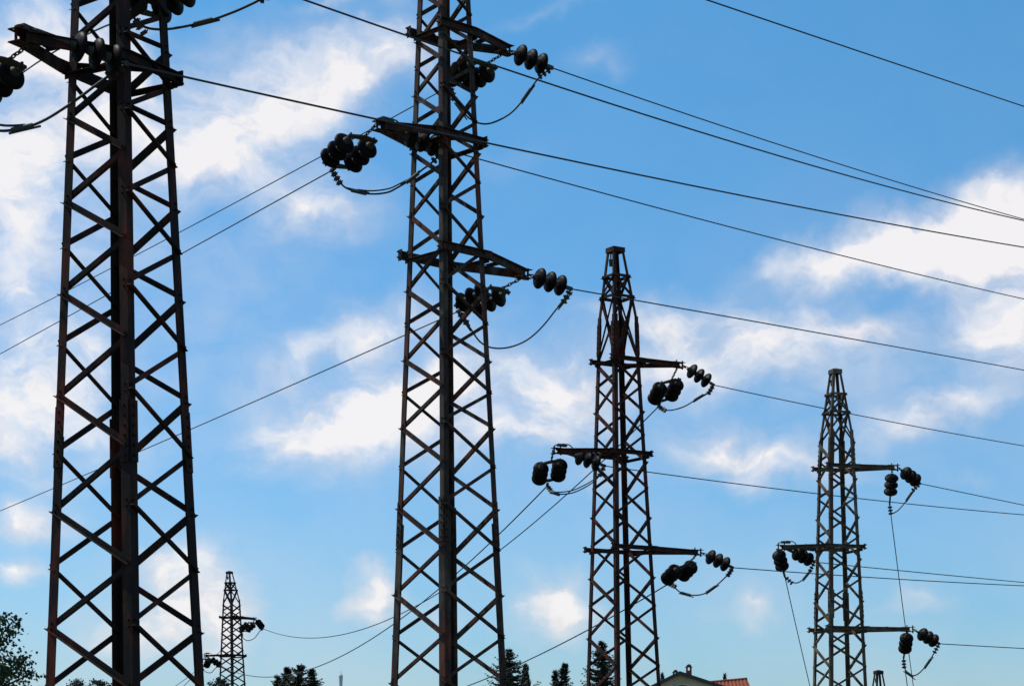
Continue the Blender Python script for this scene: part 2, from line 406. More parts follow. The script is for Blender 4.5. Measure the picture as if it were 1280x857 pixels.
        # end plates with bolts behind the far legs
        for far, out in ((fr_far, b), (bk_far, -b)):
            c = P(far, z)+out*.045-a*.085
            am.box(c, a*.006, out*.035, UP*(bh/2+.02))
            for q in (-.035, .035): am.cyl(c+UP*q, c+UP*q-a*.05, .011, n=6)
        arm = am.build('crossarm', ml, root)
        tp = MB(base)
        for dz in (-bh/2-.010, bh/2+.002):
            tp.prism(tip-a*.16+UP*dz, tip+a*.10+UP*dz, [(-.075, 0), (.075, 0), (.06, .008), (-.06, .008)], UP.cross(a), UP)
        tp.cyl(tip+a*.07-UP*.075, tip+a*.07+UP*.08, .014); tp.cyl(tip-a*.06-UP*.075, tip-a*.06+UP*.085, .012)
        tp.build('tip_plate', ml, arm)
        if side < 0:
            br = MB(base)
            pts = [tip+a*.10+UP*.03, tip+a*.06+UP*.085, tip-a*.03+UP*.11, tip-a*.12+UP*.125, tip-a*.24+UP*.12, tip-a*.30+UP*.085, tip-a*.31+UP*.06]
            br.tube(pts, .010); br.box(tip-a*.09+UP*.10, a*.09, UP.cross(a)*.03, UP*.022); br.build('bent_strap', M['fitting'], arm)
        T.tips.append((tip, a, b, arm))
    T.cr = cr
    return T

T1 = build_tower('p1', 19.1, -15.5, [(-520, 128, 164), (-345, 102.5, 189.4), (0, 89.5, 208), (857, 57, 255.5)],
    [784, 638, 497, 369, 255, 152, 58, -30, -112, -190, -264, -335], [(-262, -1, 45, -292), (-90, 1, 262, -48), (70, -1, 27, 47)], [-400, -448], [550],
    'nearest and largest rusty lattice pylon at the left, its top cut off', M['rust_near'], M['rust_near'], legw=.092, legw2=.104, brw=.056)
T2 = build_tower('p2', 26.1, 2.0, [(-165, 540, 568), (-32, 523.2, 586.4), (0, 522, 588), (857, 488.5, 633.5)],
    [851, 741, 634, 534, 449, 362, 269, 190, 118, 52, -12], [(28, 1, 632, 62), (165, -1, 477, 158), (307, 1, 655, 342)], [-80, -115], [655],
    'second tallest lattice pylon, grey and rusty, left of the middle', M['rust_grey'], M['rust_grey'], legw=.080, legw2=.108, brw=.052)
T3 = build_tower('p3', 36.3, 13, [(310, 759, 779.3), (405, 747, 798), (447, 746, 799.5), (857, 733, 826)],
    [870, 795, 720, 645, 577, 513, 455], [(446, 1, 849, 456), (563, -1, 697, 563), (682, 1, 872, 690)], [372, 346], [425],
    'dark red lattice pylon with its whole peak showing, right of the middle', M['rust_red'], M['rust_red'], legw=.076, brw=.052)
T4 = build_tower('p4', 41.0, 28, [(462, 1037, 1051), (546, 1024.7, 1067), (583, 1022.5, 1069), (857, 1016, 1084)],
    [805, 750, 697, 646, 598, 553], [(581, 1, 1118, 584), (681.5, -1, 977, 683.5), (784, 1, 1137, 786)], [516, 493], [756, 566],
    'olive grey lattice pylon at the right with wires dropping from it', M['steel_olive'], M['steel_olive'], legw=.070, brw=.048)
T5 = build_tower('p5', 83.0, -7, [(714, 283, 290.5), (752, 278.5, 300.3), (771, 277.5, 301.5), (857, 273.8, 307)],
    [852, 831, 811, 791, 772, 755], [(770, 1, 318.5, 773), (818, -1, 257, 819), (866, 1, 322, 868)], [737, 728], [],
    'small far lattice pylon near the bottom, beyond the nearest pylon', M['steel_far'], M['steel_far'], legw=.08, ground=gz(-11, 83))
# the sixth stands in the dip, only its peak clears the frame
p6 = at(1098, 838, 56); z4 = at(0, 462, 41).z; x4 = at(1044, 0, 41).x
T6 = build_tower('p6', 41.0, 28, [(462, 1037, 1051), (546, 1024.7, 1067), (583, 1022.5, 1069), (857, 1016, 1084)],
    [805, 750, 697, 646, 598, 553], [(581, 1, 1118, 584), (681.5, -1, 977, 683.5), (784, 1, 1137, 786)], [516, 493], [],
    'peak of a hidden pylon just showing above the bottom edge, right', M['steel_far'], M['steel_far'], legw=.065, brw=.045, zoff=p6.z-z4, xoff=p6.x-x4, Yreal=56)

# ------------------------------------------------------------------ insulator strings
SP = .172
def disc_mesh():
    pr = [(.030, -.046), (.052, -.056), (.088, -.066), (.114, -.080), (.126, -.097), (.128, -.108), (.121, -.111), (.108, -.098), (.098, -.098), (.092, -.116), (.082, -.116), (.076, -.098), (.064, -.098), (.058, -.118), (.048, -.118), (.042, -.100), (.022, -.105), (.014, -.12)]
    n = 28; vs = []; fs = []
    for r_, z_ in pr: vs += [(r_*1.09*math.cos(2*math.pi*k/n), r_*1.09*math.sin(2*math.pi*k/n), z_) for k in range(n)]
    for i in range(len(pr)-1): fs += [(i*n+(k+1) % n, i*n+k, (i+1)*n+k, (i+1)*n+(k+1) % n) for k in range(n)]
    b = MB(); b.v = vs; b.f = fs; b.sm = [True]*len(fs); return b
def cap_mesh():
    pr = [(.001, .004), (.022, .004), (.036, -.004), (.042, -.018), (.044, -.040), (.052, -.047), (.050, -.050)]
    n = 16; b = MB(); vs = []; fs = []
    for r_, z_ in pr: vs += [(r_*math.cos(2*math.pi*k/n), r_*math.sin(2*math.pi*k/n), z_) for k in range(n)]
    for i in range(len(pr)-1): fs += [(i*n+(k+1) % n, i*n+k, (i+1)*n+k, (i+1)*n+(k+1) % n) for k in range(n)]
    b.v = vs; b.f = fs; b.sm = [True]*len(fs)
    b.cyl((0, 0, -.09), (0, 0, -SP), .014); return b
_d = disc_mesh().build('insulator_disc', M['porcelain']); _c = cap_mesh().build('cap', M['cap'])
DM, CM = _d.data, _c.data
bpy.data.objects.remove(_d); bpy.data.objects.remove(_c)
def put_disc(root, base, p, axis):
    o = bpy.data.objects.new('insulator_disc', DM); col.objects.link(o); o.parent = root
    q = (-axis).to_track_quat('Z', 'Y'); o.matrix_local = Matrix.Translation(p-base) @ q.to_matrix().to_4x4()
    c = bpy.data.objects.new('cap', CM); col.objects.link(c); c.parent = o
def solve_end(P0, px, py, L, away=True):
    C0 = Vector((0, 0, CAMZ)); d = (at(px, py, 1)-C0).normalized(); w = C0-P0
    b = w.dot(d); c = w.dot(w)-L*L; disc = b*b-c
    t = -b if disc < 0 else -b+(math.sqrt(disc) if away else -math.sqrt(disc))
    return C0+d*t
def links(m, p0, p1, e):
    ax = (p1-p0); L = ax.length; ax.normalize(); n = max(2, int(L/.055)); st = L/n
    for k in range(n):
        c = p0+ax*(st*(k+.5)); nn = (e if k % 2 else ax.cross(e)).normalized()
        m.torus(c, nn, .018, .0075, 10, 5, sx=st*.62/.018, xd=ax)
def single(hook, end, label, cl=.11):
    L = (end-hook).length; ax = (end-hook).normalized(); base = hook
    r = thing('insulator_string', base, label, 'insulator', 'single strings of three insulator discs')
    nd = 3*SP; lk = max(.05, L-cl-nd); e = ax.cross(UP).normalized()
    m = MB(base); links(m, hook-ax*.02, hook+ax*min(lk, .16), e)
    if lk > .16:
        a0, a1 = hook+ax*.13, hook+ax*(lk+.01)
        for s_ in (-1, 1): m.box((a0+a1)/2+e*.018*s_, ax*((a1-a0).length/2), e*.004, ax.cross(e)*.02)
        m.cyl(a0-e*.035, a0+e*.035, .012); m.cyl(a1-e*.035, a1+e*.035, .012)
    m.build('link', M['fitting'], r)
    for k in range(3): put_disc(r, base, hook+ax*(lk+k*SP), ax)
    m = MB(base); s0 = hook+ax*(lk+nd)
    m.cyl(s0, s0+ax*.05, .016); m.box((s0+end)/2+ax*.02, ax*(cl*.45), e*.016, ax.cross(e)*.024)
    m.torus(end-ax*.01, e, .022, .008, 10, 5)
    m.build('tension_clamp', M['fitting'], r)
    return end
def double(hook, end, label, e=None, gap=.34):
    L = (end-hook).length; ax = (end-hook).normalized(); base = hook
    r = thing('double_insulator_string', base, label, 'insulator', 'paired strings of six insulator discs')
    e = (e.normalized() if e is not None else ax.cross(UP).normalized()); e = (e-ax*e.dot(ax)).normalized()
    if e.x < 0: e = -e
    nd = 3*SP; cl = .12 if L < 1.15 else .20; rest = max(.1, L-nd-cl-.06); d0 = L-cl-.05-nd; y0 = d0-.07; lk = max(.03, y0-.02)
    f = ax.cross(e)
    m = MB(base); links(m, hook-ax*.02, hook+ax*lk, e); m.build('link', M['fitting'], r)
    def yoke(c, s_):
        m = MB(base)
        for q in (-1, 1):
            m.add([c+e*(gap/2+.04)+ax*.03*s_+f*.012*q, c-e*(gap/2+.04)+ax*.03*s_+f*.012*q, c-e*(gap/2+.04)+f*.012*q-ax*.012*s_, c-e*.05-ax*.045*s_+f*.012*q, c+e*.05-ax*.045*s_+f*.012*q, c+e*(gap/2+.04)+f*.012*q-ax*.012*s_], [(0, 1, 2, 3, 4, 5) if q > 0 else (5, 4, 3, 2, 1, 0)])
        k = len(m.v)-12
        m.f += [(k+i, k+6+i, k+6+(i+1) % 6, k+(i+1) % 6) for i in range(6)]; m.sm += [False]*6
        for q in (-1, 1):
            p = c+e*gap/2*q; m.cyl(p-f*.04, p+f*.04, .014); m.cyl(p, p+ax*.045*s_, .018, n=8)
        m.build('yoke_plate', M['fitting'], r)
    yoke(hook+ax*y0, 1)
    for s_ in (-1, 1):
        for k in range(3): put_disc(r, base, hook+ax*(d0+k*SP)+e*gap/2*s_, ax)
        if d0-y0 > .03:
            m = MB(base); p = hook+e*gap/2*s_; m.cyl(p+ax*(y0+.03), p+ax*d0, .013); m.build('eye_rod', M['fitting'], r)
    yoke(hook+ax*(L-cl), -1)
    m = MB(base); m.box(end-ax*.03, ax*.06, f*.016, e*.022); m.torus(end, e, .024, .008, 10, 5); m.build('tension_clamp', M['fitting'], r)
    return end

def smooth_path(pts, n):
    pts = [Vector(p) for p in pts]; out = []
    P_ = [pts[0]*2-pts[1]]+pts+[pts[-1]*2-pts[-2]]
    seg = len(pts)-1; per = max(2, n//seg)
    for i in range(seg):
        a, b, c, d = P_[i:i+4]
        for k in range(per):
            t = k/per
            out.append(.5*((2*b)+(c-a)*t+(2*a-5*b+4*c-d)*t*t+(3*b-a-3*c+d)*t**3))
    out.append(pts[-1]); return out
def jumper(e0, e1, pxs, label, r=.012, sleeves=(.3, .72), twin=False):
    n = len(pxs); pts = [e0]
    for i, (x, y) in enumerate(pxs):
        k = (i+1)/(n+1); pts.append(at(x, y, e0.y*(1-k)+e1.y*k))
    pts.append(e1)
    path = smooth_path(pts, 48); m = MB(e0); m.tube(path, r)
    n0 = len(path)-1
    if sleeves:
        i0, i1 = (int(sleeves[0]*n0), int(sleeves[-1]*n0)) if len(sleeves) > 1 else (int(sleeves[0]*n0), n0-3)
        if twin: m.tube([p+Vector((.25, 0, 1)).normalized()*r*(2.2+2.0*math.sin(math.pi*q/max(1, i1-i0))) for q, p in enumerate(path[i0:i1+1])], r*.85)
    o = m.build('jumper_cable', M['cable']); tag(o, label, 'jumper cable', 'slack jumper cables under the arms')
    N_ = len(path)-1
    for s_ in sleeves:
        i = int(s_*N_); a, b = path[max(0, i-1)], path[min(N_, i+2)]; d = (b-a).normalized()
        q = d.cross(Vector((0, 1, 0))).normalized(); c = (a+b)/2
        m = MB(e0); m.cyl(c-d*.10, c+d*.10, r*2.1, n=8); m.cyl(c-d*.17+q*r*1.6, c+d*.13+q*r*1.6, r*.8, n=6)
        m.build('sleeve', M['sleeve'], o)
    for k0 in (0, N_):
        sgn = 1 if k0 == 0 else -1; m = MB(e0)
        for q in range(3):
            i = k0+sgn*(1+q); a, b = path[i-1 if i > 0 else 0], path[min(N_, i+1)]; d = (b-a).normalized(); s1 = d.cross(Vector((0, 1, 0))).normalized()
            # clamps sit at fixed real spacing from the end
            c = path[k0]+(path[k0+sgn*3]-path[k0]).normalized()*(.06+.065*q)
            d = (path[k0+sgn*3]-path[k0]).normalized(); s1 = d.cross(Vector((0, 1, 0))).normalized(); s2 = d.cross(s1)
            m.box(c, d*.020, s1*.034, s2*.022); m.cyl(c-s1*.05, c+s1*.05, .009, n=6)
        m.build('bolted_clamp', M['fitting'], o)
    return o
GW = 'overhead conductors of the power line'
def wire(e0, pxs, xe, Ye, label, r=.0095, end3=None):
    """straight in plan from e0; height is a parabola fitted to where the conductor was surveyed"""
    x0 = topx(e0)[0]
    E = end3 or at(xe, 0, Ye)
    h0 = Vector((e0.x, e0.y)); hE = Vector((E.x, E.y)); D = hE-h0
    S, Zs = [], []
    for x, y in pxs:
        u = (x-CX)/F_PX; s = (u*h0.y-h0.x)/(D.x-u*D.y); Yd = h0.y+D.y*s
        S.append(s); Zs.append(CAMZ+(HY-y)/F_PX*Yd)
    if end3 is not None: S += [1.0]*6; Zs += [E.z]*6
    S, Zs = np.array(S), np.array(Zs)-e0.z
    if len(set(np.round(S, 3))) >= 2: A = np.stack([S, S*S], 1)
    else: A = S[:, None]
    co = np.linalg.lstsq(A, Zs, rcond=None)[0]
    c1 = co[0]; c2 = co[1] if len(co) > 1 else 0.0
    n = 60; path = [Vector((e0.x+D.x*k/n, e0.y+D.y*k/n, e0.z+c1*(k/n)+c2*(k/n)**2)) for k in range(n+1)]
    m = MB(e0); m.tube(path, r, 6); o = m.build('power_line', M['cable']); tag(o, label, 'power line', GW)
    print('WIRE', label[:50], 'start', [round(v) for v in topx(e0)], 'slope', round(c1, 2), 'curv', round(c2, 2), 'endz', round(path[-1].z, 1))
    return o

for nm, T in (('T1', T1), ('T2', T2), ('T3', T3), ('T4', T4), ('T5', T5)):
    print(nm, 'tips', [[round(v) for v in topx(t[0])] for t in T.tips], 'legs857', [round(topx(T.P(i, CAMZ+(HY-857)/F_PX*T.root.location.y))[0]) for i in range(4)])
def hooks(T, k):
    tip, a, b, arm = T.tips[k]
    return tip+a*.09, tip-a*.05-UP*.07

# --- nearest pylon
hs, hd = hooks(T1, 0); e = solve_end(T1.tips[0][0], 172, -243, 1.0)
single(T1.tips[0][0]+UP*.03, e, 'single insulator string on the topmost arm of the nearest pylon, above the frame')
C_w = wire(e, [(885, 0), (1083, 68), (1280, 133)], 1700, 62, 'topmost conductor crossing the upper right corner of the sky alone', .0115)
tip, a, b, _ = T1.tips[1]; hs, hd = hooks(T1, 1)
es = solve_end(hs, 346, -12, .86); single(hs, es, 'single insulator string on the right arm of the nearest pylon, above the frame')
wire(es, [(352, 0), (555, 67), (680, 107), (820.6, 146), (1008, 201.6), (1280, 276.6)], 1700, 60, 'conductor running in front of the second pylon just below its top arm', .0115)
ed = solve_end(hd, 166, 20, 1.05); double(hd, ed, 'double insulator string above the left pylon\'s visible arm, cut by the top edge')
jumper(es, ed, [(328, -2), (315, 5), (290, 16), (258, 27), (215, 36), (188, 36), (173, 29)], 'thick jumper with a sleeve at the top edge, right of the nearest pylon', .013, (.50,))
wire(ed, [(140, 24), (98, 49), (72, 65), (30, 89)], -300, 48, 'conductor passing behind the nearest pylon towards the upper left edge', .010)
tip, a, b, _ = T1.tips[2]; hs, hd = hooks(T1, 2)
es = solve_end(tip+UP*.10, 158, 80, 1.02); single(tip+UP*.10, es, 'single insulator string lying across the nearest pylon from its left arm', cl=.05)
wire(es, [(222, 97), (470, 150), (680, 195.5), (980, 253), (1280, 309.4)], 1700, 60, 'conductor leaving the nearest pylon\'s arm and crossing the second pylon\'s left arm', .0115)
ed = solve_end(hd, -52, 121, 1.05); double(hd, ed, 'double insulator string cut by the left edge, hanging from the nearest pylon')
jumper(es, ed, [(140, 92), (118, 108), (88, 130), (52, 152), (20, 162), (-8, 162), (-35, 145)], 'jumper with a sleeve curving past the left edge under the nearest arm', .013, (.60,), twin=True)
wire(ed, [(-100, 146)], -400, 48, 'conductor leaving the frame at the left edge from the nearest pylon', .010)
# --- second pylon
hs, hd = hooks(T2, 0)
es = solve_end(hs, 690, 85, .69); single(hs, es, 'single insulator string on the top right arm of the second pylon')
wire(es, [(891, 152.3), (1027, 199), (1280, 274)], 1700, 60, 'conductor from the second pylon\'s top arm, meeting another far at the right')
ed = solve_end(hd, 562, 108, 1.12); double(hd, ed, 'double insulator string under the top arm of the second pylon')
jumper(es, ed, [(673, 98), (653, 126), (636.5, 143), (614, 154), (597, 153.5), (582, 144), (569, 126)], 'jumper looping under the top right arm of the second pylon', .0115, (.22, .80))
wire(ed, [(545, 115), (500, 140), (405, 196), (228, 289), (72, 368), (0, 407)], -250, 62, 'upper of the two conductors that fall from the second pylon to the left', .0085)
hs, hd = hooks(T2, 1); tip, a, b, _ = T2.tips[1]
es = solve_end(tip, 556, 187, .98); single(tip+UP*.01, es, 'single insulator string lying within the left arm of the second pylon')
wire(es, [(598, 198), (680, 221.4), (975.3, 300), (1280, 373.6)], 1700, 60, 'conductor from the second pylon\'s left arm, passing well above the third pylon')
ed = solve_end(hs, 415, 213, 1.06); double(hs, ed, 'double insulator string hanging off the left arm of the second pylon')
jumper(ed, es, [(421, 222.5), (431, 234), (446, 239.5), (465, 242.5), (484, 240.6), (496, 235), (514, 224), (527.5, 212.5), (539, 204)], 'jumper looping under the left arm of the second pylon', .0115, (.30, .72), twin=True)
wire(ed, [(320, 265), (228, 315), (140, 366.6), (0, 442)], -250, 62, 'lower of the two conductors that fall from the second pylon to the left', .0085)
hs, hd = hooks(T2, 2)
es = solve_end(hs, 714, 361, .70); single(hs, es, 'single insulator string on the lowest right arm of the second pylon')
wire(es, [(760, 369), (924, 398.5), (1161, 440.6), (1280, 462.5)], 1700, 60, 'conductor crossing in front of the third pylon\'s peak')
ed = solve_end(hd, 573, 389, 1.14); double(hd, ed, 'double insulator string under the lowest arm of the second pylon')
jumper(es, ed, [(705, 376), (696, 385.6), (678, 408), (658.5, 425), (636, 434), (615, 434.5), (600, 427), (588.5, 411), (580, 399)], 'jumper looping under the lowest right arm of the second pylon', .0115, (.12, .88))
wire(ed, [(551, 397), (437.5, 447.5), (240.6, 536), (140, 579), (0, 638)], -250, 62, 'lone conductor falling left behind the nearest pylon\'s middle', .0085)
# --- far pylon strings first, the third pylon's spans end there
tip5, a5, b5, _ = T5.tips[0]
eA = solve_end(tip5, 329, 785, .80, away=False); single(tip5+a5*.05, eA, 'insulator string on the small far pylon\'s right arm, facing the third pylon')
eB = solve_end(tip5, 302, 790, .98); double(tip5-UP*.06, eB, 'double insulator string under the small far pylon\'s right arm')
jumper(eA, eB, [(325, 788), (318, 797), (310, 800), (304, 797)], 'tiny jumper under the small far pylon\'s right arm', .016, ())
wire(eB, [(235, 845), (224, 854), (60, 915)], 60, 125, 'faint conductor low behind the nearest pylon\'s right leg', .014)
tip5, a5, b5, _ = T5.tips[1]
eA2 = solve_end(tip5, 277, 832, .95, away=False); single(tip5, eA2, 'insulator string on the small far pylon\'s left arm, facing right')
eB2 = solve_end(tip5, 252, 834, .95); double(tip5-UP*.06, eB2, 'double insulator string on the small far pylon\'s left arm')
jumper(eA2, eB2, [(270, 834), (264, 840), (257, 839)], 'tiny jumper under the small far pylon\'s left arm', .016, ())
wire(eB2, [(240, 847), (229, 857), (40, 935)], 40, 125, 'fainter lower conductor behind the nearest pylon\'s right leg', .014)
tip5, a5, b5, _ = T5.tips[2]
eA3 = solve_end(tip5, 331, 880, .80, away=False); single(tip5, eA3, 'insulator string on the small far pylon\'s lowest arm, below the frame')
# --- third pylon
hs, hd = hooks(T3, 0)
es = solve_end(hs, 892, 481, .74); single(hs, es, 'single insulator string on the upper right arm of the third pylon')
wire(es, [(960, 496), (1105, 525), (1280, 557)], 1700, 62, 'conductor crossing in front of the right pylon\'s peak')
ed = solve_end(hd, 823, 508, 1.24); double(hd, ed, 'double insulator string under the upper right arm of the third pylon', Vector((.93, 0, .36)))
jumper(es, ed, [(885.7, 490), (874.6, 496), (857, 507), (841.6, 512), (831, 512)], 'jumper under the upper right arm of the third pylon', .0125, (.35,))
wire(ed, [(740, 584), (640, 673), (551, 738), (490, 772), (440, 790), (392.5, 799.5), (360, 795)], 0, 0, 'sagging conductor from the third pylon to the small far pylon\'s right arm', .013, end3=eA)
hs, hd = hooks(T3, 1); tip, a, b, _ = T3.tips[1]
es = solve_end(tip, 756, 582, .98); single(tip+UP*.01, es, 'single insulator string lying across the left arm of the third pylon')
wire(es, [(815, 590), (880, 599), (1024, 617), (1280, 643)], 1700, 62, 'conductor crossing the right pylon just below its upper arm')
ed = solve_end(hs, 684, 607, 1.24); double(hs, ed, 'double insulator string hanging off the left arm of the third pylon', Vector((.96, 0, .24)))
jumper(ed, es, [(689, 613), (695.5, 617), (714, 616), (732.5, 608), (747, 597)], 'jumper under the left arm of the third pylon', .0125, (.3,), twin=True)
wire(ed, [(675.6, 611), (580, 705), (505, 769), (440, 812), (385, 837), (351, 846), (308, 844)], 0, 0, 'lower sagging conductor from the third pylon\'s left arm to the small far pylon', .013, end3=eA2)
hs, hd = hooks(T3, 2)
es = solve_end(hs, 916, 709, .74); single(hs, es, 'single insulator string on the lowest right arm of the third pylon')
wire(es, [(940, 711), (1078, 720.5), (1280, 731.6)], 1700, 62, 'lower of two converging conductors at the right edge, from the third pylon')
ed = solve_end(hd, 836, 729, 1.24); double(hd, ed, 'double insulator string under the lowest right arm of the third pylon', Vector((.93, 0, .36)))
jumper(es, ed, [(910, 717.5), (895, 731.6), (880, 741.5), (865.6, 743.4), (851, 740), (841.5, 732)], 'jumper under the lowest right arm of the third pylon', .0125, (.35, .65))
wire(ed, [(733.8, 785.6), (647.5, 828.8), (591, 856)], 0, 0, 'conductor from the third pylon disappearing behind the conifers', .013, end3=eA3)
# --- right pylon
ev = Vector((.22, 1, 0))
def drop(e0, T, k, label):
    tip = T.tips[k][0]-UP*.1; D = tip-e0
    pts = [e0+D*(q/40)-UP*(4*(q/40)*(1-q/40)*.10) for q in range(41)]
    m = MB(e0); m.tube(pts, .010); o = m.build('power_line', M['cable']); tag(o, label, 'power line', GW)
hs, hd = hooks(T4, 0)
es = solve_end(hs, 1150, 604, .80); single(hs, es, 'single insulator string on the upper right arm of the right pylon')
wire(es, [(1200, 613), (1280, 631.5), (1700, 712)], 1700, 66, 'short steep conductor from the right pylon\'s upper arm to the right edge')
ed = solve_end(hd, 1112, 630, .86); single(hd, ed, 'single insulator string hanging down from the upper arm of the right pylon', cl=.26)
jumper(es, ed, [(1143, 611), (1135, 622), (1128.6, 631), (1120.6, 639), (1114, 640.5)], 'jumper under the upper right arm of the right pylon', .0125, (.3,))
drop(ed, T6, 0, 'long wire dropping almost straight down right of the right pylon')
hs, hd = hooks(T4, 1); tip, a, b, _ = T4.tips[1]
es = solve_end(tip, 1018, 702, .98); single(tip+UP*.01, es, 'single insulator string tucked under the left arm of the right pylon')
wire(es, [(1078, 707.5), (1280, 727.6), (1700, 762)], 1700, 66, 'upper of two converging conductors at the right edge, from the right pylon')
ed = solve_end(hs-UP*.05, 981, 720, .86); single(hs-UP*.05, ed, 'single insulator string hanging down from the left arm of the right pylon', cl=.26)
jumper(es, ed, [(1011.7, 714), (1003.7, 723.7), (995.8, 728), (987.8, 726)], 'jumper under the left arm of the right pylon', .0125, (.3,))
drop(ed, T6, 1, 'wire dropping steeply down left of the right pylon')
hs, hd = hooks(T4, 2)
es = solve_end(hs, 1174, 804, .80); single(hs, es, 'single insulator string on the lowest right arm of the right pylon')
wire(es, [(1187, 803.8), (1280, 810), (1700, 830)], 1700, 66, 'lowest conductor at the right edge, from the right pylon\'s bottom arm')
ed = solve_end(hd, 1129.5, 822, .86); single(hd, ed, 'single insulator string hanging down from the lowest arm of the right pylon', cl=.26)
jumper(es, ed, [(1167, 816.6), (1157.8, 831), (1147, 842), (1138, 843), (1131, 835)], 'jumper under the lowest right arm of the right pylon', .0125, (.3, .7))
drop(ed, T6, 2, 'short wire dropping from the lowest arm of the right pylon')

# ------------------------------------------------------------------ trees
def leaf(mb, p, s, rnd, droop=0.0):
    d = Vector((rnd.gauss(0, 1), rnd.gauss(0, 1), rnd.gauss(0, .7)-droop)).normalized(); q = d.orthogonal().normalized()
    q = (q*math.cos(rnd.random()*6.28)+d.cross(q)*math.sin(rnd.random()*6.28)); w = s*rnd.uniform(.35, .5); l = s*rnd.uniform(.8, 1.3)
    mb.add([p, p+d*l*.45+q*w, p+d*l, p+d*l*.5-q*w], [(0, 1, 2, 3)])
def broad_tree(c, rx, rz, nclump, nleaf, ls, label, seed, m='leaf', extra=()):
    rnd = random.Random(seed); base = Vector((c.x, c.y, gz(c.x, c.y)))
    root = thing('broadleaf_tree', base, label, 'tree', 'trees along the bottom edge')
    tr = MB(base); cr = MB(base)
    tr.tube([base-UP*.2, base+(c-base)*.35+Vector((.1, 0, 0)), base+(c-base)*.7, c+UP*rz*.4], [rx*.09, rx*.075, rx*.055, rx*.02], 8)
    cl = []
    for k in range(nclump):
        d = Vector((rnd.gauss(0, 1), rnd.gauss(0, 1), rnd.gauss(0, 1))).normalized(); q = rnd.uniform(.35, 1)**.6
        cl.append(c+Vector((d.x*rx*q, d.y*rx*q, d.z*rz*q)))
    cl += list(extra)
    for k, p in enumerate(cl):
        if k % 2 == 0 or k >= nclump:
            o_ = c-UP*rz*.3; tr.tube([o_, (o_+p)/2+Vector((rnd.uniform(-.1, .1), 0, .12))*rx, p], [rx*.03, rx*.018, rx*.006], 5)
        s = rx*rnd.uniform(.07, .14)*(1 if k < nclump else .45)
        for _ in range(nleaf if k < nclump else nleaf//3):
            leaf(cr, p+Vector((rnd.gauss(0, s), rnd.gauss(0, s), rnd.gauss(0, s*.8))), ls, rnd, .3)
    tr.build('trunk', M['bark'], root); cr.build('crown', M[m], root)
def conifer(tipp, width, label, seed, kind='fir', lean=0.0):
    rnd = random.Random(seed); gx = gz(tipp.x, tipp.y); base = Vector((tipp.x, tipp.y, gx)); H = tipp.z-gx
    root = thing('conifer_tree' if kind != 'cypress' else 'cypress_tree', base, label, 'tree', 'trees along the bottom edge')
    tr = MB(base); cr = MB(base)
    tr.tube([base-UP*.2, base+UP*H*.5, tipp-UP*.05+Vector((lean, 0, 0))], [H*.02, H*.012, .015], 8); tr.build('trunk', M['bark'], root)
    def axis(h): return base+UP*h+Vector((lean*max(0, (h/H-.7)/.3)**1.5, 0, 0))
    if kind == 'cypress':
        for _ in range(2600):
            k = rnd.random()**.8; h = H*(1-k*.85); rr = width/2*min(1, (k*2.6)**.6)*(1+.18*math.sin(h*7+seed)+.12*math.sin(h*17))
            a_ = rnd.uniform(0, 6.283); q = rr*math.sqrt(rnd.uniform(.25, 1))
            p = axis(h)+Vector((math.cos(a_)*q, math.sin(a_)*q, 0))
            d = Vector((math.cos(a_)*.35, math.sin(a_)*.35, 1)).normalized(); w = d.orthogonal().normalized()*.05
            l = rnd.uniform(.15, .32); cr.add([p-w, p+w, p+d*l], [(0, 1, 2)])
    else:
        h = H-.05
        while h > H*.25:
            k = (H-h)/H; L = width/2*min(1.35, (k*4.6)**.8+.05)
            for _ in range(rnd.randint(5, 7)):
                a_ = rnd.uniform(0, 6.283); l = L*rnd.uniform(.55, 1.2); d = Vector((math.cos(a_), math.sin(a_), 0)); st = axis(h)
                n = max(3, int(l/.10)); rise = rnd.uniform(-.05, .25)
                for q in range(n+1):
                    f = q/n; p = st+d*l*f+UP*(l*(rise*f-.22*f*f+.35*f**4))
                    for _k in range(8):
                        s = .10*(1.25-f*.6)
                        dd = (d+Vector((rnd.gauss(0, .6), rnd.gauss(0, .6), rnd.gauss(-.1, .45)))).normalized(); w = dd.orthogonal().normalized()*s*.35
                        cr.add([p-w, p+w, p+dd*s*1.7], [(0, 1, 2)])
            h -= rnd.uniform(.09, .15)
    cr.build('crown', M['needle'], root)

broad_tree(at(-96, 907, 40), 2.15, 2.12, 300, 190, .075, 'leafy green tree filling the bottom left corner', 3, extra=[at(2, 772, 40), at(16, 776, 40.2), at(14, 790, 40), at(-3, 782, 39.8), at(30, 826, 40), at(38, 842, 40), at(3, 800, 40)])
broad_tree(at(96, 868, 90), .75, .60, 40, 60, .09, 'left one of two small tree tops peeping up at the nearest pylon\'s foot', 5, 'olive')
broad_tree(at(126, 866, 92), .80, .72, 40, 60, .09, 'right one of two small tree tops behind the nearest pylon\'s middle leg', 8, 'olive')
conifer(at(375, 831, 100), 2.3, 'broad ragged conifer with a forked top between the far pylon and white mast', 11)
conifer(at(359, 834, 101), 1.1, 'thin side conifer leaning on the broad ragged one, left of it', 12)
conifer(at(390, 836, 99.5), 1.3, 'small conifer on the right shoulder of the broad ragged one', 13)
conifer(at(347, 844, 100.5), 1.2, 'lowest small conifer left of the broad ragged one', 14)
broad_tree(at(273, 862, 95), .55, .55, 40, 60, .08, 'dark round bush top at the small far pylon\'s left foot', 15, 'needle')
conifer(at(636, 811, 100), 2.1, 'dark layered conifer just right of the second pylon\'s right leg', 21)
conifer(at(657, 833, 102), .62, 'rounded dark cypress beside the layered conifer', 22, 'cypress')
conifer(at(701, 829, 100), 1.0, 'slim conifer with a bent tip between second and third pylon', 23, lean=.22)
